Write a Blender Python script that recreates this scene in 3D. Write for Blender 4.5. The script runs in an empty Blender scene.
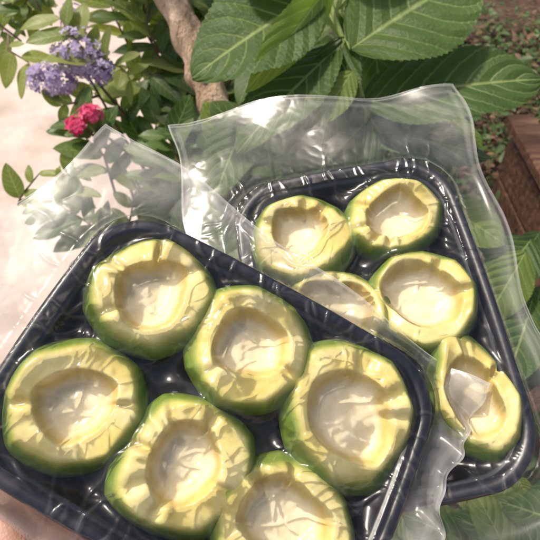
import bpy, math, random
import numpy as np
from mathutils import Vector, Matrix, noise
random.seed(7); np.random.seed(7)
scene=bpy.context.scene
rad=math.radians
# ---------------------------------------------------------------- camera / light
PITCH=Matrix.Rotation(rad(45),4,'X')
cam=bpy.data.cameras.new("camera"); camo=bpy.data.objects.new("camera",cam); scene.collection.objects.link(camo)
camo.location=(0,0,1.35); camo.rotation_euler=(rad(45),0,0)
cam.lens=38.6; cam.sensor_width=36; cam.clip_start=0.01; cam.clip_end=500
cam.dof.use_dof=True; cam.dof.focus_distance=0.335; cam.dof.aperture_fstop=22
scene.camera=camo
try:
    scene.view_settings.view_transform='Standard'; scene.view_settings.look='None'; scene.view_settings.exposure=0
except Exception: pass
SUN=Vector((-0.36,0.10,0.90)).normalized()
sl=bpy.data.lights.new("sun","SUN"); sl.energy=4.0; sl.angle=rad(4.0); sl.color=(1,0.92,0.78)
so=bpy.data.objects.new("sun",sl); scene.collection.objects.link(so); so.location=(-2,2,5)
so.rotation_euler=SUN.to_track_quat('Z','Y').to_euler()
w=bpy.data.worlds.new("World"); scene.world=w; w.use_nodes=True
nt=w.node_tree; bg=nt.nodes["Background"]; sky=nt.nodes.new("ShaderNodeTexSky")
sky.sky_type='NISHITA'; sky.sun_disc=False; sky.dust_density=5.0
sky.sun_elevation=math.asin(SUN.z); sky.sun_rotation=math.atan2(SUN.x,SUN.y)
nt.links.new(sky.outputs[0],bg.inputs[0]); bg.inputs[1].default_value=0.15

# ---------------------------------------------------------------- material helpers
def newmat(name):
    m=bpy.data.materials.new(name); m.use_nodes=True; n=m.node_tree; n.nodes.clear()
    out=n.nodes.new("ShaderNodeOutputMaterial"); return m,n,out
def N(n,t,**k):
    x=n.nodes.new(t)
    for a,b in k.items():
        if a=='inp':
            for i,v in b.items(): x.inputs[i].default_value=v
        else: setattr(x,a,b)
    return x
def math_(n,op,a,b=None,c=None):
    x=n.nodes.new("ShaderNodeMath"); x.operation=op
    for i,v in enumerate((a,b,c)):
        if v is None: continue
        if isinstance(v,(int,float)): x.inputs[i].default_value=v
        else: n.links.new(v,x.inputs[i])
    return x.outputs[0]
def ramp(n,fac,stops):
    r=n.nodes.new("ShaderNodeValToRGB"); e=r.color_ramp.elements
    while len(e)<len(stops): e.new(0.5)
    for i,(p,c) in enumerate(stops):
        e[i].position=p; e[i].color=(*c,1)
    n.links.new(fac,r.inputs[0]); return r.outputs[0]
def mixc(n,fac,a,b,mode='MIX'):
    x=n.nodes.new("ShaderNodeMix"); x.data_type='RGBA'; x.blend_type=mode
    for s,v in ((0,fac),(6,a),(7,b)):
        if isinstance(v,(int,float)): x.inputs[s].default_value=v
        elif isinstance(v,tuple): x.inputs[s].default_value=(*v,1)
        else: n.links.new(v,x.inputs[s])
    return x.outputs[2]
def noise_(n,scale,detail=4,rough=.5,coord='Object',mapscale=None,dist=0):
    tc=n.nodes.new("ShaderNodeTexCoord"); x=n.nodes.new("ShaderNodeTexNoise")
    x.inputs['Scale'].default_value=scale; x.inputs['Detail'].default_value=detail; x.inputs['Roughness'].default_value=rough
    x.inputs['Distortion'].default_value=dist
    if mapscale:
        mp=n.nodes.new("ShaderNodeMapping"); mp.inputs['Scale'].default_value=mapscale
        n.links.new(tc.outputs[coord],mp.inputs[0]); n.links.new(mp.outputs[0],x.inputs[0])
    else: n.links.new(tc.outputs[coord],x.inputs[0])
    return x.outputs['Fac']
def bump(n,h,strength,dist):
    b=n.nodes.new("ShaderNodeBump"); b.inputs['Strength'].default_value=strength; b.inputs['Distance'].default_value=dist
    n.links.new(h,b.inputs['Height']); return b.outputs[0]

def simple_mat(name,c1,c2,scale,rough=.8,bs=.5,bd=.01,detail=4,c3=None,mapscale=None,spec=.3):
    m,n,out=newmat(name); f=noise_(n,scale,detail,.62,mapscale=mapscale)
    st=[(.32,c1),(.68,c2)] if c3 is None else [(.3,c1),(.52,c2),(.72,c3)]
    c=ramp(n,f,st)
    p=N(n,"ShaderNodeBsdfPrincipled"); p.inputs['Roughness'].default_value=rough; p.inputs['Specular IOR Level'].default_value=spec
    n.links.new(c,p.inputs['Base Color'])
    f2=noise_(n,scale*4,3,.7,mapscale=mapscale); n.links.new(bump(n,f2,bs,bd),p.inputs['Normal'])
    n.links.new(p.outputs[0],out.inputs[0]); return m

def leaf_mat(name,ca,cb,vein,nv=8,slope=2.4,rough=.42,trans=.35,veinw=.10,bs=.45,simple=False):
    m,n,out=newmat(name)
    at=N(n,"ShaderNodeAttribute"); at.attribute_name="tint"
    uv=N(n,"ShaderNodeUVMap"); uv.uv_map="UVMap"
    sp=N(n,"ShaderNodeSeparateXYZ"); n.links.new(uv.outputs[0],sp.inputs[0])
    u=math_(n,'ABSOLUTE',math_(n,'MULTIPLY_ADD',sp.outputs[0],2.0,-1.0)); t=sp.outputs[1]
    ww=math_(n,'SUBTRACT',math_(n,'MULTIPLY',t,float(nv)),math_(n,'MULTIPLY',math_(n,'POWER',u,1.25),slope))
    f=noise_(n,30,2,.6)
    ww=math_(n,'ADD',ww,math_(n,'MULTIPLY',f,.3))
    fr=math_(n,'ABSOLUTE',math_(n,'SUBTRACT',math_(n,'FRACT',math_(n,'ADD',ww,10.0)),.5))
    side=N(n,"ShaderNodeMapRange",inp={1:0.0,2:veinw,3:1.0,4:0.0}); n.links.new(fr,side.inputs[0])
    mid=N(n,"ShaderNodeMapRange",inp={1:0.015,2:0.06,3:1.0,4:0.0}); n.links.new(u,mid.inputs[0])
    fade=math_(n,'SUBTRACT',1.0,math_(n,'MULTIPLY',u,.6))
    v=math_(n,'MAXIMUM',mid.outputs[0],math_(n,'MULTIPLY',math_(n,'MULTIPLY',side.outputs[0],fade),.85))
    f2=math_(n,'ADD',math_(n,'MULTIPLY',f,.5),math_(n,'MULTIPLY',at.outputs['Fac'],.6))
    base=ramp(n,f2,[(.2,ca),(.8,cb)])
    col=mixc(n,v,base,vein)
    p=N(n,"ShaderNodeBsdfPrincipled"); p.inputs['Roughness'].default_value=rough; p.inputs['Specular IOR Level'].default_value=.35
    n.links.new(col,p.inputs['Base Color'])
    if not simple:
        hh=math_(n,'ADD',math_(n,'MULTIPLY',fr,1.6),math_(n,'MULTIPLY',v,-.3))
        fine=noise_(n,220,1,.5); hh=math_(n,'ADD',hh,math_(n,'MULTIPLY',fine,.3))
        bn=bump(n,hh,bs,.005); n.links.new(bn,p.inputs['Normal'])
    tr=N(n,"ShaderNodeBsdfTranslucent")
    tcx=mixc(n,1.0,col,(1.5,1.8,.6),'MULTIPLY'); n.links.new(tcx,tr.inputs[0])
    mx=N(n,"ShaderNodeMixShader"); mx.inputs[0].default_value=trans
    n.links.new(p.outputs[0],mx.inputs[1]); n.links.new(tr.outputs[0],mx.inputs[2]); n.links.new(mx.outputs[0],out.inputs[0])
    return m

# ---------------------------------------------------------------- mesh builder
class MB:
    def __init__(s): s.v=[];s.f=[];s.uv=[];s.t=[];s.m=[]
    def add(s,verts,faces,uvs=None,tint=.5,mat=0):
        o=len(s.v); s.v+= [tuple(x) for x in verts]
        s.uv+= uvs if uvs else [(0.5,0.5)]*len(verts)
        s.t+= [tint]*len(verts)
        for f in faces: s.f.append(tuple(i+o for i in f)); s.m.append(mat)
    def obj(s,name,mats,matrix=None,smooth=True,parent=None):
        me=bpy.data.meshes.new(name); me.from_pydata(s.v,[],s.f)
        for m in mats: me.materials.append(m)
        me.polygons.foreach_set("material_index",s.m)
        me.polygons.foreach_set("use_smooth",[smooth]*len(s.f))
        ul=me.uv_layers.new(name="UVMap"); li=np.zeros(len(me.loops),dtype=np.int32); me.loops.foreach_get("vertex_index",li)
        ul.data.foreach_set("uv",np.array(s.uv,dtype=np.float32)[li].ravel())
        a=me.attributes.new("tint","FLOAT","POINT"); a.data.foreach_set("value",np.array(s.t,dtype=np.float32))
        me.update(); o=bpy.data.objects.new(name,me); scene.collection.objects.link(o)
        if matrix is not None: o.matrix_world=matrix
        if parent: o.parent=parent
        return o
def tube(mb,pts,rs,n=8,mat=0,tint=.5,rough=0.0):
    pts=[Vector(p) for p in pts]; V=[];F=[];UV=[]
    for i,p in enumerate(pts):
        d=(pts[min(i+1,len(pts)-1)]-pts[max(i-1,0)]).normalized()
        a=d.cross(Vector((0.3,0.2,1))).normalized(); b=d.cross(a).normalized()
        for k in range(n):
            th=2*math.pi*k/n; r=rs[i]*(1+rough*noise.noise(p*20+Vector((math.cos(th),math.sin(th),0))*1.3))
            V.append(p+a*r*math.cos(th)+b*r*math.sin(th)); UV.append((k/n,i/len(pts)))
    for i in range(len(pts)-1):
        for k in range(n):
            k2=(k+1)%n; F.append((i*n+k,i*n+k2,(i+1)*n+k2,(i+1)*n+k))
    F.append(tuple(range(n))[::-1]); F.append(tuple((len(pts)-1)*n+k for k in range(n)))
    mb.add(V,F,UV,tint,mat)
def leaf(mb,base,tip,width,nh=(0,.3,1),nL=14,nW=6,fold=.25,droop=.12,serr=0,tint=.5,mat=0,wave=.02,peak=.55,end=.9,twist=0):
    base=Vector(base); tip=Vector(tip); d=tip-base; L=d.length; d.normalize()
    nh=Vector(nh).normalized(); s=d.cross(nh).normalized(); nn=s.cross(d).normalized()
    if nn.dot(nh)<0: nn=-nn
    mx=max((i/50)**peak*(1-i/50)**end for i in range(1,50))
    V=[];F=[];UV=[]; ph=random.random()*10
    for i in range(nL+1):
        t=i/nL; w0=width*.5*(max(t,1e-4)**peak*max(1-t,0)**end)/mx
        if serr: w0*=1+serr*((t*26)%1-.5)
        tw=twist*t
        for j in range(nW+1):
            u=-1+2*j/nW; x=u*w0
            z=fold*abs(x)-droop*L*(t*t) + wave*L*math.sin(t*9+ph+ (2 if u>0 else 0))*abs(u)**1.5
            z-= .5*fold*abs(u)**2*w0
            xs=x*math.cos(tw); z2=z+x*math.sin(tw)
            V.append(base+d*(t*L)+s*xs+nn*z2); UV.append((u*.5+.5,t))
    for i in range(nL):
        for j in range(nW):
            a=i*(nW+1)+j; F.append((a,a+1,a+nW+2,a+nW+1))
    mb.add(V,F,UV,tint,mat)

# ---------------------------------------------------------------- ground
m_pave=simple_mat("pale_paving",(.34,.25,.21),(.54,.44,.38),2.4,.9,.5,.02,c3=(.66,.57,.51),detail=8)
m_soil=simple_mat("soil",(.04,.022,.014),(.11,.062,.042),18,.95,.9,.03,c3=(.19,.12,.085))
mb=MB(); mb.add([(-150,-150,0),(150,-150,0),(150,150,0),(-150,150,0)],[(0,1,2,3)])
mb.obj("ground",[m_pave])
mb=MB(); nx,ny=150,120; V=[];F=[]
for j in range(ny+1):
    for i in range(nx+1):
        x=-1.1+4.05*i/nx; y=-1.2+5.0*j/ny
        bx=-.42-.6*min(1,max(0,(1.08-y)/.2))
        e=min(1,max(0,(x-bx-.05*noise.noise(Vector((y*3,0,0))))/.12))
        z=.006+e*(.03+.03*noise.noise(Vector((x*4,y*4,0)))+.015*noise.noise(Vector((x*18,y*18,3)))+.008*noise.noise(Vector((x*50,y*50,5))))
        z=z if e>0 else -.02
        V.append((x,y,z))
for j in range(ny):
    for i in range(nx):
        a=j*(nx+1)+i; F.append((a,a+1,a+nx+2,a+nx+1))
mb.add(V,F); mb.obj("soil_bed",[m_soil])

# ---------------------------------------------------------------- hydrangea bush (large leaves)
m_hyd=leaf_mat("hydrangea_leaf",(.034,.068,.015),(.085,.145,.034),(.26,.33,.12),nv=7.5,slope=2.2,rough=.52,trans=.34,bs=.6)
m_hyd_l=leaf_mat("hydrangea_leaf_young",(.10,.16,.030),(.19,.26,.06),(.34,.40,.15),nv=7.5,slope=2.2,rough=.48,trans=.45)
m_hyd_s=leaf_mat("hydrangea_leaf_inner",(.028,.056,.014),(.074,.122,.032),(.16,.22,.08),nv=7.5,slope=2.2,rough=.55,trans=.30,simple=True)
m_stem=simple_mat("green_stem",(.16,.24,.06),(.30,.36,.12),30,.5,.2,.002)
S=.0013
HF=Matrix.Translation((0,.530,.82))@PITCH      # sloping plane of the bush face
def h(u,v,z=0): return (round((u-270)*S,4),round((270-v)*S,4),z)
hy=MB()
hero=[
 (h(318,-8,-.01),h(193,74,.03),.150,(.1,.5,1),.55,0),
 (h(340,42,-.02),h(232,145,.02),.100,(-.4,.5,1),.4,0),
 (h(338,-25,.01),h(256,102,.035),.060,(.9,.2,.7),.9,1),
 (h(345,35,-.01),h(318,150,-.03),.08,(-.2,.3,1),.3,0),
 (h(350,50,.0),h(480,-40,.01),.160,(.1,.45,1),.75,0),
 (h(366,98,-.03),h(545,62,.0),.130,(.1,.7,1),.5,0),
 (h(352,72,-.0),h(318,124,.01),.045,(.2,.4,1),1.0,1),
 (h(300,-10,.02),h(235,-60,.0),.10,(0,.5,1),.6,0),
 (h(410,-20,.01),h(330,-80,.0),.10,(0,.5,1),.6,0),
 (h(375,110,-.04),h(440,195,-.08),.13,(.2,.4,1),.4,0),
 (h(375,110,-.05),h(285,195,-.08),.13,(-.2,.4,1),.35,0),
 (h(365,120,-.06),h(520,135,-.07),.10,(.1,.6,1),.3,0),
 (h(250,90,-.08),h(205,190,-.06),.09,(-.2,.5,1),.5,0),
 (h(455,190,-.10),h(525,238,-.06),.07,(0,.3,1),.8,1),
 (h(500,230,-.10),h(470,262,-.06),.05,(0,.3,1),.5,0),
 (h(545,250,-.06),h(500,330,-.06),.07,(0,.3,1),.5,1),
 (h(560,300,-.08),h(520,390,-.04),.08,(0,.4,1),.5,0),
 (h(565,235,-.10),h(510,290,-.06),.08,(0,.4,1),.4,0),
 (h(490,560,-.02),h(405,505,.02),.07,(0,.7,1),.5,0),
 (h(540,560,-.02),h(455,508,.02),.06,(0,.7,1),.6,0),
 (h(520,580,-.0),h(475,485,.01),.06,(0,.6,1),.7,1),
 (h(585,530,-.0),h(500,498,.0),.06,(0,.6,1),.5,0),
 (h(540,600,.02),h(520,515,.03),.07,(0,.6,1),.6,0),
 (h(465,600,.02),h(440,525,.03),.06,(0,.6,1),.8,1),
]
for b,t,wd,nh,ti,mt in hero:
    leaf(hy,b,t,wd,nh,nL=78,nW=12,fold=.22,droop=.12,serr=.06,tint=ti,mat=mt,wave=.026,peak=.62,end=.72,twist=random.uniform(-.3,.3))
tube(hy,[h(375,140,-.1),h(372,105,-.04),h(352,55,-.015),h(335,15,-.01),h(318,-40,0)],[.0038,.0036,.0034,.0032,.003],10,2)
tube(hy,[h(352,55,-.015),h(335,20,-.012),h(318,-8,-.01)],[.0025,.002,.0018],8,2)
tube(hy,[h(352,55,-.015),h(345,35,-.01),h(350,50,0)],[.002,.002,.0018],8,2)
tube(hy,[h(372,105,-.04),h(362,85,-.03),h(345,68,-.02),h(340,42,-.02)],[.0025,.002,.0018,.0015],8,2)
tube(hy,[h(335,15,-.01),h(345,-10,0),h(338,-25,0.01)],[.002,.002,.0018],8,2)
for k in range(7):
    u0=260+k*45+random.uniform(-15,15)
    top=Vector(h(u0,120+random.uniform(-30,60),-.12)); 
    bot=HF.inverted()@Vector((top.x*1.0+random.uniform(-.05,.05),.95+random.uniform(-.1,.1),.02))
    tube(hy,[top,top.lerp(bot,.4)+Vector((.02,.01,0)),bot],[.003,.005,.007],8,2,.2)
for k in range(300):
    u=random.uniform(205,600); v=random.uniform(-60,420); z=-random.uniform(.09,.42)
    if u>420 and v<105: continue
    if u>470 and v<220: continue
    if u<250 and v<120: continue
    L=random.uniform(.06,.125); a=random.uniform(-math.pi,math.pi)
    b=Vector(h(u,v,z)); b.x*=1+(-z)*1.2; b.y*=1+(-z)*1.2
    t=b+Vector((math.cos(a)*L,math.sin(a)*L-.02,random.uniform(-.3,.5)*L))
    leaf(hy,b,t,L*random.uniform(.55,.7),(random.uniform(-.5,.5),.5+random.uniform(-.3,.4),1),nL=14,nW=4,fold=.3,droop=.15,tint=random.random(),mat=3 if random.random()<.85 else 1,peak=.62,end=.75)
for k in range(70):
    u=random.uniform(400,600); v=random.uniform(470,600); z=-random.uniform(.03,.3)
    L=random.uniform(.03,.08); a=random.uniform(-math.pi,math.pi); b=Vector(h(u,v,z))
    t=b+Vector((math.cos(a)*L,math.sin(a)*L,random.uniform(-.3,.5)*L))
    leaf(hy,b,t,L*.6,(random.uniform(-.4,.4),.6,1),nL=12,nW=4,tint=random.random(),mat=random.choice((3,3,1)))
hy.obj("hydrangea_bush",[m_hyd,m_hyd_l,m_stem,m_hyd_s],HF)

# ---------------------------------------------------------------- shrub on the left with narrow leaves
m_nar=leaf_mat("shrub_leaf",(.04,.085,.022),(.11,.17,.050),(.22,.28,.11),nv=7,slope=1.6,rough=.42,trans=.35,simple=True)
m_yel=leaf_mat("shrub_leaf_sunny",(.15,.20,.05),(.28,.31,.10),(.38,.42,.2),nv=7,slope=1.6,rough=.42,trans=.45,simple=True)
m_twig=simple_mat("twig_bark",(.09,.06,.035),(.2,.15,.09),40,.8,.6,.003)
S2=.00207
LF=Matrix.Translation((0,.8485,.5015))@PITCH
def g(u,v,z=0): return Vector(((u-270)*S2,(270-v)*S2,z))
lm=MB()
def spray(mb,p0,p1,n,L,wd,mat,spread=1.0,r=.003):
    p0=Vector(p0);p1=Vector(p1); mid=(p0+p1)/2+Vector((random.uniform(-.02,.02),random.uniform(-.02,.02),.015))
    def near(p): return (158<p.x/S2+270<218) and (270-p.y/S2)<105
    if near(p0) or near(p1) : 
        p0.z=min(p0.z,-.12); p1.z=min(p1.z,-.12); mid.z=-.12
    pts=[p0,mid,p1]; tube(mb,pts,[r,r*.8,r*.4],6,2)
    for k in range(n):
        t=.15+.85*k/max(1,n-1); p=p0.lerp(mid,t*2) if t<.5 else mid.lerp(p1,t*2-1)
        d=(p1-p0).normalized(); sd=Vector((-d.y,d.x,0))*(1 if k%2 else -1)
        dd=(d*.6+sd*spread*random.uniform(.6,1.1)+Vector((0,0,random.uniform(-.3,.5)))).normalized()
        ll=L*random.uniform(.6,1.3); q=p+dd*ll
        if max(p.z,q.z)>-.07 and (near(p) or near(q) or near((p+q)/2)): continue
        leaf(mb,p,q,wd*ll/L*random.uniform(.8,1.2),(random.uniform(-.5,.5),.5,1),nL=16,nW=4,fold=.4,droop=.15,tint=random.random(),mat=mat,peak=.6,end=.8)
for k in range(46):
    u=random.uniform(108,235); v=random.uniform(20,270); z=random.uniform(-.25,.03); a=random.uniform(.2,2.6)
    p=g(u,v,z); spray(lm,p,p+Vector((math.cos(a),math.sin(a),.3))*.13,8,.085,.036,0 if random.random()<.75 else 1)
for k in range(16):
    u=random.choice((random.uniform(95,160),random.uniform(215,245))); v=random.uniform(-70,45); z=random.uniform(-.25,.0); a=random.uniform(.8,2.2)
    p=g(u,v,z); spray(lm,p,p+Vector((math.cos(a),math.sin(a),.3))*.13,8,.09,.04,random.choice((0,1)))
for k in range(12):
    u=random.uniform(-40,50); v=random.uniform(-70,12); z=random.uniform(-.2,.0); a=random.uniform(-2.6,-.4)
    p=g(u,v,z); spray(lm,p,p+Vector((math.cos(a),math.sin(a),.3))*.09,7,.06,.026,1 if random.random()<.7 else 0)
for (u,v,a) in ((8,35,-.9),(18,205,.9),(45,195,.6),(60,205,.9),(100,95,-2.8),(108,150,2.3),(100,60,-.6)):
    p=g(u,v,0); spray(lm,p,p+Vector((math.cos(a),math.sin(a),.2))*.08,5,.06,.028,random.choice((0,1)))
for k in range(9):
    top=g(110+k*14,160+random.uniform(-60,50),-.1); bot=LF.inverted()@Vector((-.38+.05*k,1.35+random.uniform(-.2,.2),.02))
    tube(lm,[top,top.lerp(bot,.5)+Vector((.02,.02,0)),bot],[.003,.005,.008],7,2)
for (u0,v0,u1,v1) in ((-60,-20,20,40),(120,110,88,70),(125,150,95,128),(0,-70,40,10)):
    tube(lm,[g(u0,v0,-.04),g((u0+u1)/2,(v0+v1)/2,-.0),g(u1,v1,-.005)],[.004,.003,.002],7,2)
lm.obj("leafy_shrub",[m_nar,m_yel,m_twig],LF)

def flower_mat(name,a,b):
    m,n,out=newmat(name); at=N(n,"ShaderNodeAttribute"); at.attribute_name="tint"
    c=ramp(n,at.outputs['Fac'],[(0,a),(1,b)])
    p=N(n,"ShaderNodeBsdfDiffuse"); n.links.new(c,p.inputs[0])
    tr=N(n,"ShaderNodeBsdfTranslucent"); n.links.new(c,tr.inputs[0]); mx=N(n,"ShaderNodeMixShader"); mx.inputs[0].default_value=.35
    n.links.new(p.outputs[0],mx.inputs[1]); n.links.new(tr.outputs[0],mx.inputs[2]); n.links.new(mx.outputs[0],out.inputs[0]); return m
m_lil=flower_mat("lilac_petals",(.30,.23,.46),(.72,.62,.80)); m_pink=flower_mat("pink_petals",(.70,.05,.16),(.88,.20,.36))
def floret(mb,p,nrm,size,np_=4,tint=.5):
    nrm=nrm.normalized(); a=nrm.orthogonal().normalized(); a.rotate(Matrix.Rotation(random.random()*6,3,nrm)) 
    b=nrm.cross(a)
    for k in range(np_):
        th=2*math.pi*k/np_; d=a*math.cos(th)+b*math.sin(th); s=nrm.cross(d)
        V=[p,p+d*size*.5+s*size*.34+nrm*size*.12,p+d*size*.95+s*size*.22+nrm*size*.1,p+d*size*1.05+nrm*size*.02,p+d*size*.95-s*size*.22+nrm*size*.1,p+d*size*.5-s*size*.34+nrm*size*.12]
        mb.add(V,[(0,1,2,3),(0,3,4,5)],None,min(1,max(0,tint+random.uniform(-.15,.15))))
def cluster(mb,c,rx,ry,rz,n,size,np_):
    for k in range(n):
        d=Vector((random.gauss(0,1),random.gauss(0,1),random.gauss(0,1))).normalized()
        p=c+Vector((d.x*rx,d.y*ry,d.z*rz))*random.uniform(.6,1.15)
        floret(mb,p,d+Vector((0,.2,.3)),size*random.uniform(.7,1.2),np_,random.random())
fl=MB()
cluster(fl,g(84,58,.03),.050,.050,.045,200,.009,4)
cluster(fl,g(58,84,.03),.050,.033,.04,170,.009,4)
cluster(fl,g(102,72,.02),.035,.030,.03,80,.009,4)
cluster(fl,g(76,24,.02),.022,.030,.03,60,.009,4)
tube(fl,[g(150,190,-.15),g(110,120,-.05),g(85,70,0)],[.004,.003,.002],7,1)
fl.obj("lilac_flower_cluster",[m_lil,m_twig],LF)
fl=MB()
cluster(fl,g(98,119,.05),.022,.014,.016,18,.014,5); cluster(fl,g(84,131,.05),.017,.016,.014,13,.014,5)
tube(fl,[g(130,190,-.12),g(110,150,-.03),g(93,128,.04)],[.003,.0025,.002],7,1)
fl.obj("pink_flower_cluster",[m_pink,m_stem],LF)

# ---------------------------------------------------------------- small tree (tan trunk)
m_bark=simple_mat("tan_bark",(.22,.14,.08),(.50,.36,.25),14,.85,.9,.012,c3=(.66,.52,.39),mapscale=(2.2,2.2,.5))
tr=MB()
def P(u,v,z=0): return LF@g(u,v,z)
tp=[Vector((-.02,1.55,-.05)),Vector((-.06,1.36,.35)),P(220,122,-.03),P(208,85,.02),P(190,40,.03),P(172,0,.03)]
tp+= [tp[-1]+Vector((-.06,.12,.25)),tp[-1]+Vector((-.03,.3,.6)),tp[-1]+Vector((.05,.42,1.0))]
def sub(pts,k=5):
    o=[]
    for i in range(len(pts)-1):
        a=pts[max(0,i-1)];b=pts[i];c=pts[i+1];d=pts[min(len(pts)-1,i+2)]
        for j in range(k):
            t=j/k; o.append(.5*((2*b)+(c-a)*t+(2*a-5*b+4*c-d)*t*t+(3*b-a-3*c+d)*t**3))
    return o+[pts[-1]]
tps=sub(tp,8); tube(tr,tps,[.042-.024*i/len(tps) for i in range(len(tps))],24,0,.5,.45)
for k in range(9):
    a=k*2.4; st=tps[-1-k*2]; d=Vector((math.cos(a),math.sin(a)*.6+.3,.45)); e=st+d*.5
    tube(tr,[st,st+d*.25+Vector((0,0,.03)),e],[.014,.009,.004],8,0,.5,.3)
    for q in range(60):
        t=random.uniform(.35,1.1); p=st+d*.5*t+Vector((random.gauss(0,.09),random.gauss(0,.09),random.gauss(0,.07)))
        dd=Vector((random.gauss(0,1),random.gauss(0,1),random.gauss(-.3,.6))).normalized(); L=random.uniform(.05,.09)
        leaf(tr,p,p+dd*L,L*.4,(random.uniform(-.6,.6),random.uniform(-.6,.6),1),nL=6,nW=2,tint=random.random(),mat=1)
tr.obj("garden_tree",[m_bark,m_nar])

# ---------------------------------------------------------------- timber planter on the right + dry ground cover
m_wood=simple_mat("red_brown_timber",(.05,.024,.015),(.14,.07,.042),9,.75,.6,.006,c3=(.25,.135,.085),mapscale=(.6,6,6))
def box(mb,c,s,mat=0,rot=0,bev=.004):
    x,y,z=[q/2 for q in s]; V=[]
    R=Matrix.Rotation(rot,3,'Z')
    for sz in (-1,1):
        for (ax,ay) in ((-x+bev,-y),(x-bev,-y),(x,-y+bev),(x,y-bev),(x-bev,y),(-x+bev,y),(-x,y-bev),(-x,-y+bev)):
            V.append(R@Vector((ax,ay,sz*(z-bev)))+Vector(c))
    for (ax,ay) in ((-x+bev,-y+bev),(x-bev,-y+bev),(x-bev,y-bev),(-x+bev,y-bev)):
        V.append(R@Vector((ax,ay,z))+Vector(c))
    F=[tuple(range(7,-1,-1))]+[(i,(i+1)%8,8+(i+1)%8,8+i) for i in range(8)]
    F+=[(8,9,17,16),(10,11,18,17),(12,13,19,18),(14,15,16,19),(9,10,17),(11,12,18),(13,14,19),(15,8,16),(16,17,18,19)]
    mb.add(V,F,None,.5,mat)
pl=MB(); ox,oy=.125,-.02
for i in range(3): box(pl,(.95+ox,1.10+oy,.06+.135*i),(.70,.035,.128))
for i in range(3): box(pl,(.615+ox,1.33+oy,.061+.135*i),(.035,.42,.126))
for i in range(3): box(pl,(.95+ox,1.54+oy,.061+.135*i),(.63,.035,.126))
box(pl,(.625+ox,1.085+oy,.22),(.06,.06,.42)); box(pl,(1.26+ox,1.085+oy,.22),(.06,.06,.42))
box(pl,(.95+ox,1.09+oy,.455),(.78,.10,.035)); box(pl,(.61+ox,1.345+oy,.456),(.08,.40,.034))
V=[];F=[]
for j in range(31):
    for i in range(31):
        x=.635+ox+.66*i/30; y=1.125+oy+.40*j/30
        V.append((x,y,.41+.02*noise.noise(Vector((x*12,y*12,0)))+.01*noise.noise(Vector((x*40,y*40,0)))))
for j in range(30):
    for i in range(30):
        a=j*31+i; F.append((a,a+1,a+32,a+31))
pl.add(V,F,None,.5,1)
pl.obj("wooden_planter_box",[m_wood,m_soil],smooth=False)
m_dry=simple_mat("dry_litter",(.08,.045,.028),(.22,.14,.085),30,.9,.3,.002)
gc=MB()
def inbox(x,y): return .77<x<1.41 and 1.12<y<1.5
for k in range(9500):
    x=random.uniform(.25,2.0); y=random.uniform(1.0,3.2)
    z=.43 if inbox(x,y) else .05
    if .67<x<1.47 and 1.0<y<1.12: continue
    if .67<x<.77 and 1.0<y<1.55: continue
    hgt=abs(random.gauss(0,.10))*(.5+noise.noise(Vector((x*5,y*5,0)))+.3)
    p=Vector((x,y,z+max(hgt,0))); a=random.random()*6.28; L=random.uniform(.015,.055)
    leaf(gc,p,p+Vector((math.cos(a)*L,math.sin(a)*L,random.uniform(-.2,.8)*L)),L*.5,(random.uniform(-.6,.6),random.uniform(-.6,.6),1),nL=4,nW=2,tint=random.random()*.7,mat=0 if random.random()<.25 else 1)
for k in range(260):
    x=random.uniform(.25,1.9); y=random.uniform(1.0,3.0); z=.43 if inbox(x,y) else .05
    p=Vector((x,y,z)); a=random.random()*6.28; L=random.uniform(.05,.18)
    tube(gc,[p,p+Vector((math.cos(a)*L/2,math.sin(a)*L/2,L*.4)),p+Vector((math.cos(a)*L,math.sin(a)*L,L*.5))],[.0018,.0015,.0009],5,0)
gc.obj("ground_cover_plants",[m_dry,m_nar])
m_peb=simple_mat("pebble_stone",(.22,.17,.14),(.45,.38,.33),8,.85,.4,.004)
pb=MB()
for k in range(260):
    x=random.uniform(-.95,.6); y=random.uniform(.2,.95); r=random.uniform(.004,.016); V=[];F=[]
    for i in range(5):
        for j in range(7):
            ph=math.pi*(i+.5)/5; th=2*math.pi*j/7; q=r*(1+.25*noise.noise(Vector((i,j,k))))
            V.append((x+q*math.sin(ph)*math.cos(th),y+q*math.sin(ph)*math.sin(th),.04+q*.6*math.cos(ph)))
    for i in range(4):
        for j in range(7): F.append((i*7+j,(i+1)*7+j,(i+1)*7+(j+1)%7,i*7+(j+1)%7))
    F.append(tuple(range(7))); F.append(tuple(range(34,27,-1)))
    pb.add(V,F)
pb.obj("pebbles",[m_peb])

# ================================================================ vacuum packed trays
def m_artichoke():
    m,n,out=newmat("artichoke_flesh"); at=N(n,"ShaderNodeAttribute"); at.attribute_name="col"
    f=noise_(n,110,3,.6); f3=noise_(n,38,2,.5,dist=1.0)
    c=mixc(n,1.0,at.outputs['Color'],ramp(n,f,[(.3,(.85,.82,.72)),(.7,(1.0,1.0,1.0))]),'MULTIPLY')
    c=mixc(n,ramp(n,f3,[(.58,(0,0,0)),(.76,(.25,.25,.25))]),c,(.36,.26,.08))
    p=N(n,"ShaderNodeBsdfPrincipled"); n.links.new(c,p.inputs[0]); p.inputs['Roughness'].default_value=.7; p.inputs['Specular IOR Level'].default_value=.15
    n.links.new(bump(n,f,.35,.002),p.inputs['Normal'])
    n.links.new(p.outputs[0],out.inputs[0]); return m
M_ART=m_artichoke()
def m_tray():
    m,n,out=newmat("black_plastic"); p=N(n,"ShaderNodeBsdfPrincipled")
    p.inputs[0].default_value=(.011,.011,.018,1)
    p.inputs['Roughness'].default_value=.36; n.links.new(bump(n,noise_(n,300,1),.12,.0006),p.inputs['Normal'])
    n.links.new(p.outputs[0],out.inputs[0]); return m
M_TRAY=m_tray()
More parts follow.
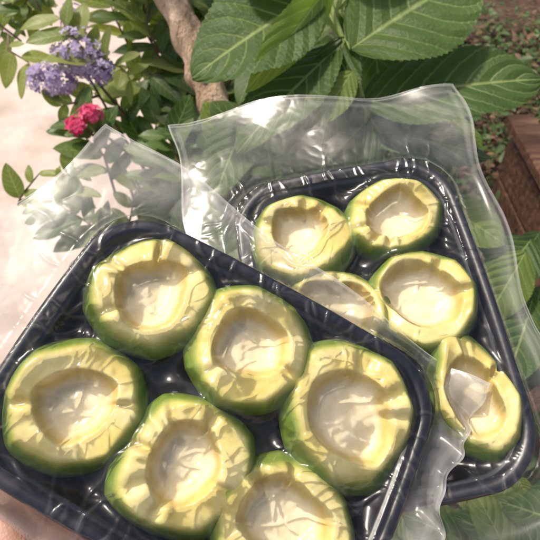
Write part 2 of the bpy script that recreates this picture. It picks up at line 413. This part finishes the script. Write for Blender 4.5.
def m_film():
    m,n,out=newmat("clear_vacuum_film")
    at=N(n,"ShaderNodeAttribute"); at.attribute_name="haze"
    fr=N(n,"ShaderNodeFresnel"); fr.inputs[0].default_value=1.40
    fac=math_(n,'MINIMUM',math_(n,'MULTIPLY_ADD',fr.outputs[0],1.05,.0),.75)
    gl=N(n,"ShaderNodeBsdfGlossy"); gl.inputs['Roughness'].default_value=.19; gl.inputs['Color'].default_value=(1,1,1,1)
    tr=N(n,"ShaderNodeBsdfTransparent"); tr.inputs[0].default_value=(.985,.985,.98,1)
    df=N(n,"ShaderNodeBsdfDiffuse"); df.inputs[0].default_value=(.86,.84,.82,1)
    tl=N(n,"ShaderNodeBsdfTranslucent"); tl.inputs[0].default_value=(.86,.84,.82,1)
    dm=N(n,"ShaderNodeMixShader"); dm.inputs[0].default_value=.4; n.links.new(df.outputs[0],dm.inputs[1]); n.links.new(tl.outputs[0],dm.inputs[2])
    m1=N(n,"ShaderNodeMixShader"); n.links.new(at.outputs['Fac'],m1.inputs[0]); n.links.new(tr.outputs[0],m1.inputs[1]); n.links.new(dm.outputs[0],m1.inputs[2])
    m2=N(n,"ShaderNodeMixShader"); n.links.new(fac,m2.inputs[0]); n.links.new(m1.outputs[0],m2.inputs[1]); n.links.new(gl.outputs[0],m2.inputs[2])
    n.links.new(m2.outputs[0],out.inputs[0]); return m
M_FILM=m_film()

def plin(P,th,ph,sm):
    n=len(P); q=((th+ph)/(2*np.pi)*n)%n; i=np.floor(q).astype(int)%n; f=q-np.floor(q)
    P=np.array(P); f=f*(1-sm)+sm*(3*f*f-2*f**3); return P[i]*(1-f)+P[(i+1)%n]*f, (1-(2*(q-np.floor(q))-1)**2)
class Piece:
    def __init__(s,x,y,r,seed,z=-.0235,H=.026,sx=0,sy=0,asp=1.0,ang=0,inner=.60,depth=.0100,nn=4):
        s.x,s.y,s.r,s.z,s.H,s.sx,s.sy,s.asp,s.ang,s.inner,s.depth=x,y,r,z,H,sx,sy,asp,ang,inner,depth
        R=random.Random(seed); s.R=R; n=R.randint(8,10)
        s.poly=[1+R.uniform(-.08,.05) for _ in range(n)]
        s.ipoly=[1+R.uniform(-.18,.15) for _ in range(R.randint(7,9))]
        s.hp=[R.uniform(-.0020,.0020) for _ in range(R.randint(7,10))]; s.bp=[R.uniform(.70,.86) for _ in range(R.randint(8,11))]
        s.ph=[R.uniform(0,6.28) for _ in range(8)]; s.notch=[(R.uniform(0,6.28),R.uniform(.002,.005),R.uniform(.06,.14)) for _ in range(nn)]
        s.off=R.uniform(-.07,.07),R.uniform(-.07,.07); s.seed=seed
    def rr(s,th):
        a,b=plin(s.poly,th,s.ph[0],.35); c,d=plin(s.ipoly,th,s.ph[1],.35)
        return a*(1-.03*b)*1.015, c*(1-.02*d)
    def top(s,X,Y):
        c,sn=math.cos(s.ang),math.sin(s.ang); x=(X*c+Y*sn)/s.asp; y=(-X*sn+Y*c)*s.asp
        th=np.arctan2(y,x); ro,_=s.rr(th); rho=np.hypot(x,y)/(s.r*ro)
        xo=x-s.off[0]*s.r; yo=y-s.off[1]*s.r; th2=np.arctan2(yo,xo); _,ri=s.rr(th2)
        dist=np.hypot(xo,yo)/(s.r*s.inner*ri)
        t=np.clip((dist-.66)/.34,0,1)
        hgt=s.H-s.depth*(1-t**1.25)-.0015*(1-np.clip(dist,0,1)**2)
        bev,_=plin(s.bp,th,s.ph[4],.3)                       # pared facets: bevel starts at a different place on each
        e=np.clip((rho-bev)/(1-bev),0,1); hgt=hgt-.0095*e**1.6
        rk=np.clip(rho*1.4-.2,0,1); hp,_=plin(s.hp,th,s.ph[2],.3)
        hgt=hgt+rk*(hp+.0012*np.sin(2*th+s.ph[4])+.0010*np.sin(3*th+s.ph[2]))
        hgt=hgt+.0022*np.sin(2*th+s.ph[6])*np.clip((rho-.6)/.3,0,1)*(1-e)
        for a,d,wd in s.notch:
            dd=(th-a+np.pi)%(2*np.pi)-np.pi; k=np.exp(-(dd/wd)**2)*np.exp(-((rho-.68)/.20)**2); hgt=hgt-d*k
            dd2=dd-wd*2.2; hgt=hgt+.35*d*np.exp(-(dd2/wd)**2)*np.exp(-((rho-.62)/.15)**2)
        return hgt+s.sx*X+s.sy*Y+s.z,rho,dist
    def mesh(s,name,parent):
        nA,nR=200,56; V=[];C=[];F=[]
        ths=np.linspace(0,2*np.pi,nA,endpoint=False)
        c,sn=math.cos(s.ang),math.sin(s.ang)
        ro,ri=s.rr(ths); bev,_=plin(s.bp,ths,s.ph[4],.3)
        def lerp(a,b,t): t=max(0,min(1,t)); return tuple(a[i]*(1-t)+b[i]*t for i in range(3))
        CEN=(.78,.70,.52); WALL=(.64,.49,.18); RIM=(.67,.56,.20); RIM2=(.71,.63,.33); GR0=(.42,.43,.11); GR1=(.16,.24,.040); GR2=(.055,.11,.018)
        def pos(rho):
            x=np.cos(ths)*rho*s.r*ro*s.asp; y=np.sin(ths)*rho*s.r*ro/s.asp
            return x*c-y*sn, x*sn+y*c
        for i in range(nR+1):
            rho=i/nR; X,Y=pos(max(rho,1e-4)); Z,rh,di=s.top(X,Y)
            for k in range(nA):
                nzz=noise.noise(Vector((X[k]*70+s.seed,Y[k]*70,0))); n2=noise.noise(Vector((X[k]*200+s.seed,Y[k]*200,4))); n3=noise.noise(Vector((X[k]*45+s.seed,Y[k]*45,9)))
                d=di[k]+.12*nzz+.05*n2
                col=lerp(CEN,WALL,(d-.70)/.18)
                rimc=lerp(RIM,RIM2,.5+n3*1.5)
                if d>.90: col=lerp(WALL,rimc,(d-.90)/.10)
                g0=.5*bev[k]+.39
                col=lerp(col,GR0,(rho+.05*nzz-g0+.02)/.10)
                col=lerp(col,GR1,(rho+.05*nzz-g0-.06)/.08)
                col=lerp(col,GR2,(rho+.07*n2-.95)/.12)
                V.append((X[k]+s.x,Y[k]+s.y,Z[k]+.0006*nzz+.0002*n2)); C.append(col)
        Xe,Ye=pos(1.0); Ze,_,_=s.top(Xe,Ye)
        for q,(sc,zz) in enumerate(((1.02,.75),(1.0,.5),(.93,.27),(.8,.1),(.6,.0),(.2,-.02))):
            for k in range(nA):
                V.append((Xe[k]*sc+s.x,Ye[k]*sc+s.y,s.z+.0008+(Ze[k]-s.z)*max(zz,0))); C.append(lerp(GR1,GR2,.5+q*.25))
        tot=nR+1+6
        for i in range(tot-1):
            for k in range(nA):
                k2=(k+1)%nA; F.append((i*nA+k,(i+1)*nA+k,(i+1)*nA+k2,i*nA+k2))
        F.append(tuple((tot-1)*nA+k for k in range(nA))[::-1])
        me=bpy.data.meshes.new(name); me.from_pydata(V,[],F); me.materials.append(M_ART)
        a=me.attributes.new("col","FLOAT_COLOR","POINT"); a.data.foreach_set("color",np.array([(*q,1) for q in C],dtype=np.float32).ravel())
        me.polygons.foreach_set("use_smooth",[True]*len(F)); me.update()
        o=bpy.data.objects.new(name,me); scene.collection.objects.link(o); o.parent=parent; return o

def rrect(hx,hy,rc,z,n=12,bow=.004):
    pts=[]
    for (sx,sy,a0) in ((1,1,0),(-1,1,90),(-1,-1,180),(1,-1,270)):
        for k in range(n+1):
            a=rad(a0+90*k/n); pts.append([sx*(hx-rc)+rc*math.cos(a),sy*(hy-rc)+rc*math.sin(a)])
    o=[]
    for i,p in enumerate(pts):
        q=pts[(i+1)%len(pts)]; o.append(p)
        if math.hypot(q[0]-p[0],q[1]-p[1])>.02:
            for k in range(1,12): o.append([p[0]+(q[0]-p[0])*k/12,p[1]+(q[1]-p[1])*k/12])
    res=[]
    for x,y in o:
        res.append((x+math.copysign(bow,x)*(1-(y/hy)**2)*abs(x/hx)**3, y+math.copysign(bow,y)*(1-(x/hx)**2)*abs(y/hy)**3, z))
    return res
def build_tray(parent,hx,hy):
    mb=MB(); prof=[(0,-.005),(0.0002,-.001),(.0012,.0004),(.003,.0008),(.0065,.0006),(.0075,-.0012),(.0083,-.003),(.009,-.004),(.0105,-.004),(.0115,-.006),(.0165,-.0205),(.0185,-.0238),(.022,-.0252),(.032,-.0252),(.034,-.0242),(.038,-.0242)]
    rings=[rrect(hx-o,hy-o,max(.032-o*.6,.008),z) for o,z in prof]; n=len(rings[0]); V=[];F=[]
    for r in rings: V+=r
    for i in range(len(rings)-1):
        for k in range(n): F.append((i*n+k,i*n+(k+1)%n,(i+1)*n+(k+1)%n,(i+1)*n+k))
    F.append(tuple((len(rings)-1)*n+k for k in range(n)))
    mb.add(V,F); o=mb.obj("tray",[M_TRAY],parent=parent)
    s=o.modifiers.new("thick","SOLIDIFY"); s.thickness=.0009; s.offset=-1
    return o
def sdf_rr(X,Y,hx,hy,rc):
    qx=np.abs(X)-hx+rc; qy=np.abs(Y)-hy+rc
    return np.minimum(np.maximum(qx,qy),0)+np.hypot(np.maximum(qx,0),np.maximum(qy,0))-rc
def build_film(parent,hx,hy,pieces,corners,seed,nx=340,ny=260,wr=60,ripple=.004,curl=None,outhaze=.1,xh=None):
    rs=np.random.RandomState(seed)
    (tlx,tly),(trx,try_),(brx,bry),(blx,bly)=corners
    S_,T_=np.meshgrid(np.linspace(0,1,nx),np.linspace(0,1,ny))
    X=(blx*(1-S_)+brx*S_)*(1-T_)+(tlx*(1-S_)+trx*S_)*T_
    Y=(bly*(1-S_)+bry*S_)*(1-T_)+(tly*(1-S_)+try_*S_)*T_
    edge=np.minimum(np.minimum(S_,1-S_),1-T_)
    X=X+.003*np.sin(Y*60+seed)*np.exp(-np.minimum(S_,1-S_)*12); Y=Y+.003*np.sin(X*50+seed*2)*np.exp(-np.minimum(T_,1-T_)*12)
    sd=sdf_rr(X,Y,hx+.002,hy+.002,.032)
    def rip(X,Y,a,sc):
        z=np.zeros_like(X)
        for k in range(7):
            an=rs.uniform(0,np.pi); f=sc*rs.uniform(.6,1.8); z+=np.sin((X*np.cos(an)+Y*np.sin(an))*f+rs.uniform(0,6)+1.3*np.sin((Y*np.cos(an)-X*np.sin(an))*f*.5))*a/ (1+k*.35)
        return z
    far=np.clip(sd/.05,0,1)
    plane=-.009+rip(X,Y,ripple,38)*far
    if curl is not None: plane=plane+curl(X,Y,sd)
    inside=sd<0
    obs=np.where(inside, -.0245*np.clip((-sd-.010)/.010,0,1)-.0002, plane)
    obs=np.where((sd<0)&(sd>-.009),.0010,obs)
    for p in pieces:
        hgt,rho,_=p.top(X-p.x,Y-p.y); obs=np.where(rho<1.0,np.maximum(obs,hgt+.0009),obs)
    dx=abs(brx-blx)/nx; k=170.0; pr=k*dx*dx/4
    H=obs.copy(); H=np.where(inside,np.maximum(H,.004),H)
    ob2=obs
    for it in range(1400):
        A=H.copy(); A[1:-1,1:-1]=.25*(H[2:,1:-1]+H[:-2,1:-1]+H[1:-1,2:]+H[1:-1,:-2])-pr
        H=np.maximum(ob2,A)
    W=np.zeros_like(H)
    for q in range(wr):
        big=rs.rand()<.30
        if rs.rand()<.76 and pieces:
            p=pieces[rs.randint(len(pieces))]; a=rs.uniform(0,2*np.pi); R=p.r*rs.uniform(.3,1.15)
            cx=p.x+R*np.cos(a); cy=p.y+R*np.sin(a); an=a+rs.uniform(-.35,.35) if rs.rand()<.55 else a+np.pi/2+rs.uniform(-.5,.5)
        else:
            t=rs.uniform(-1,1); side=rs.randint(4)
            cx,cy=((hx*t,hy) if side==0 else (hx*t,-hy) if side==1 else (hx,hy*t) if side==2 else (-hx,hy*t)); an=(np.pi/2 if side<2 else 0)+rs.uniform(-.6,.6)
        L=rs.uniform(.006,.016)*(2.2 if big else 1); wd=rs.uniform(.0006,.0011); am=rs.uniform(.0003,.0012)
        dxx=X-cx;dyy=Y-cy; al=dxx*np.cos(an)+dyy*np.sin(an); ac=-dxx*np.sin(an)+dyy*np.cos(an)+.35*al*al/L*rs.uniform(-1,1)+.0012*np.sin(al*260+q)
        W=np.maximum(W,am*np.exp(-(al/L)**2)*np.exp(-(np.abs(ac)/wd)**1.5))
    cr=np.array([abs(noise.noise(Vector((x*48,y*48,seed))))*1.0+.35*abs(noise.noise(Vector((x*120+3,y*120,seed+5)))) for x,y in zip(X.ravel(),Y.ravel())]).reshape(X.shape)
    Z=H+W+.0004+cr*.0011
    haze=np.where(inside,.006,.0)+np.clip(sd/.02,0,1)*outhaze*(.6+1.6*cr)+W*50  # milky plastic, plus soft white reflections painted in as diffuse whiteness
    if xh is not None: haze=haze+np.where(X>xh,.03+.15*cr,0)
    seal=((edge>.018)&(edge<.03)); haze=haze+np.where(seal&(sd>.01),.07,0)
    haze=haze+np.where((edge<.004)&(sd>.004),.25,0)
    def mk(name,Z,haze):
        V=np.stack([X,Y,Z],-1).reshape(-1,3); idx=np.arange(nx*ny).reshape(ny,nx)
        F=np.stack([idx[:-1,:-1],idx[:-1,1:],idx[1:,1:],idx[1:,:-1]],-1).reshape(-1,4)
        me=bpy.data.meshes.new(name); me.from_pydata(V.tolist(),[],F.tolist()); me.materials.append(M_FILM)
        a=me.attributes.new("haze","FLOAT","POINT"); a.data.foreach_set("value",np.clip(haze,0,.6).astype(np.float32).ravel())
        me.polygons.foreach_set("use_smooth",[True]*len(F)); me.update()
        o=bpy.data.objects.new(name,me); scene.collection.objects.link(o); o.parent=parent
    mk("bag_front_film",Z,haze)
    zb=np.minimum(plane-.0010-.0012*(.5+.5*np.sin(X*80+Y*50)), Z-.0006)
    tt=np.clip((sd+.004)/.03,0,1); tt=tt*tt*(3-2*tt)
    zb=zb*tt+(-.0275)*(1-tt)
    mk("bag_back_film",zb,np.where(sd>0,haze*.8,.03))

def pack(matrix,hx,hy,pieces,corners,seed,**k):
    e=bpy.data.objects.new("vacuum_packed_artichoke_tray",None); scene.collection.objects.link(e); e.empty_display_size=.05
    build_tray(e,hx,hy)
    for i,p in enumerate(pieces): p.mesh("artichoke_bottom_%d"%(i+1),e)
    build_film(e,hx,hy,pieces,corners,seed,**k)
    e.matrix_world=matrix; return e

FT0=Matrix.Translation((-.0255,.1700,1.0765))@PITCH@Matrix.Rotation(rad(-28.5),4,'Z')@Matrix.Rotation(rad(-22),4,'X')
FT=FT0@Matrix.Translation((0,-.0045,0))
dy=.0045
pf=[Piece(-.066,.037+dy,.0370,11,sx=.04,sy=-.02,asp=1.04,ang=.6,inner=.60),
    Piece(-.002,.037+dy,.0385,12,z=-.0210,sy=-.05,asp=1.02,inner=.58),
    Piece(.066,.030+dy,.0415,13,z=-.0225,asp=1.05,ang=-.7,inner=.66,depth=.0095,sx=-.03,nn=5),
    Piece(-.069,-.036+dy,.0378,14,sx=-.03,asp=1.03,ang=.3,inner=.56,nn=3),
    Piece(-.004,-.036+dy,.0378,15,z=-.0225,asp=1.03,ang=1.2,inner=.56,depth=.011,nn=7,sy=.04),
    Piece(.057,-.038+dy,.0380,19,asp=1.03,ang=.2,inner=.60,sx=.04)]
def curlf(X,Y,sd):
    k=np.clip((X-.112)/.02,0,1); return k*(.006+.005*np.sin(Y*130+2)+.003*np.sin(Y*310+X*200))
pack(FT,.109,.0798,pf,((-.146,.1285),(.134,.0905),(.136,-.093),(-.195,-.097)),3,nx=400,ny=270,wr=210,ripple=.0026,curl=curlf,outhaze=.12,xh=.114)

BT=Matrix.Translation((.0658,.242,1.0646))@PITCH@Matrix.Rotation(rad(10),4,'Z')@Matrix.Rotation(rad(-24),4,'X')
pbk=[Piece(-.034,.067,.0372,21,z=-.022,asp=1.02,inner=.58,depth=.0095,nn=3),
    Piece(.033,.071,.0335,22,sx=-.05,asp=1.08,ang=.2),
    Piece(-.020,.010,.0345,23,asp=1.1,ang=-.5,inner=.64),
    Piece(.035,.008,.0375,24,z=-.0215,asp=1.02,inner=.64,nn=3),
    Piece(.050,-.058,.034,25,asp=.82,sx=-.15,ang=.1),
    Piece(-.008,-.060,.031,26,asp=1.05),
    Piece(-.048,-.050,.026,27,asp=.85)]
pack(BT,.0765,.112,pbk,((-.118,.198),(.108,.180),(.104,-.145),(-.10,-.145)),5,nx=270,ny=400,wr=180,ripple=.0030,outhaze=.035)

# ---------------------------------------------------------------- hand holding the front tray from below
def m_skin():
    m,n,out=newmat("skin"); p=N(n,"ShaderNodeBsdfPrincipled")
    c=ramp(n,noise_(n,45,4,.6),[(.3,(.50,.26,.18)),(.7,(.68,.42,.32))]); n.links.new(c,p.inputs[0]); p.inputs['Roughness'].default_value=.5
    v=N(n,"ShaderNodeTexVoronoi"); v.inputs['Scale'].default_value=700; tc=N(n,"ShaderNodeTexCoord"); n.links.new(tc.outputs['Object'],v.inputs[0])
    n.links.new(bump(n,v.outputs['Distance'],.25,.0006),p.inputs['Normal']); n.links.new(p.outputs[0],out.inputs[0]); return m
hm=MB()
def ball(c,r,n=10):
    c=Vector(c); V=[];F=[]
    for i in range(n+1):
        for j in range(2*n):
            ph=math.pi*i/n; th=math.pi*j/n; V.append(c+Vector((math.sin(ph)*math.cos(th),math.sin(ph)*math.sin(th),math.cos(ph)))*max(r,1e-4))
    for i in range(n):
        for j in range(2*n): F.append((i*2*n+j,(i+1)*2*n+j,(i+1)*2*n+(j+1)%(2*n),i*2*n+(j+1)%(2*n)))
    hm.add(V,F)
def limb(pts,rs):
    for i in range(len(pts)-1):
        a=Vector(pts[i]);b=Vector(pts[i+1]); n=max(2,int((b-a).length/.004))
        for k in range(n+1):
            t=k/n; ball(a.lerp(b,t),rs[i]*(1-t)+rs[i+1]*t,6)
zp=-.045
W0=(-.045,-.150,-.052)
fing=[((-.066,-.062,zp),(-.072,-.012,-.043),(-.073,.016,-.039),(-.072,.036,-.0375)),
      ((-.044,-.056,zp),(-.043,.000,-.042),(-.042,.031,-.038),(-.041,.054,-.0365)),
      ((-.022,-.060,zp),(-.017,-.010,-.042),(-.014,.019,-.038),(-.012,.041,-.0365)),
      ((-.003,-.072,zp-.001),(.006,-.032,-.043),(.011,-.009,-.0385),(.014,.008,-.0365))]
fr=[(.0125,.0105,.0092,.0080),(.0125,.0108,.0095,.0082),(.012,.0102,.009,.0078),(.0112,.0092,.0082,.0070)]
for f,r in zip(fing,fr):
    limb([W0,(f[0][0]*.75+W0[0]*.25,-.105,-.046),f[0]]+list(f[1:]),(.022,.018)+r)
limb([(-.02,-.12,-.048),(-.01,-.09,-.047)],(.016,.013))
limb([W0,(-.066,-.112,-.036),(-.088,-.085,-.036),(-.096,-.058,-.0385),(-.095,-.036,-.037)],(.021,.020,.0140,.0112,.0095))
limb([W0,(-.05,-.21,-.075),(-.06,-.33,-.11),(-.07,-.43,-.14)],(.026,.028,.036,.042)); limb([(-.03,-.160,-.058),(-.035,-.215,-.075),(-.04,-.33,-.11),(-.05,-.43,-.14)],(.022,.026,.034,.040))
ho=hm.obj("hand",[m_skin()])
rm=ho.modifiers.new("r","REMESH"); rm.mode='VOXEL'; rm.voxel_size=.0022; rm.use_smooth_shade=True
sm=ho.modifiers.new("s","SMOOTH"); sm.factor=.6; sm.iterations=8
ho.matrix_world=FT
nm,nn_,no=newmat("nail"); pp=N(nn_,"ShaderNodeBsdfPrincipled"); pp.inputs[0].default_value=(.75,.5,.42,1); pp.inputs['Roughness'].default_value=.25; nn_.links.new(pp.outputs[0],no.inputs[0])
tips=[(f[2],f[3],r[3]) for f,r in zip(fing,fr)]+[((-.096,-.058,-.0385),(-.095,-.036,-.037),.0095)]
for i,(a,b,r) in enumerate(tips):
    a=Vector(a);b=Vector(b); d=(b-a).normalized(); mbn=MB(); V=[];F=[]; s=d.cross(Vector((0,0,1))).normalized(); dn=s.cross(d)
    if dn.z>0: dn=-dn
    for q in range(7):
        for k in range(7):
            t=q/6;uu=-1+k/3; wd=r*.68*math.sqrt(max(.15,1-abs(2*t-1)**4))
            V.append(b+d*(-.006+.013*t)+s*uu*wd+dn*(r*.98*math.sqrt(max(0,1-(uu*.6)**2))+.0003-.0015*t))
    for q in range(6):
        for k in range(6): F.append((q*7+k,q*7+k+1,(q+1)*7+k+1,(q+1)*7+k))
    mbn.add(V,F); o=mbn.obj("nail_%d"%(i+1),[nm],parent=ho)
print("done")
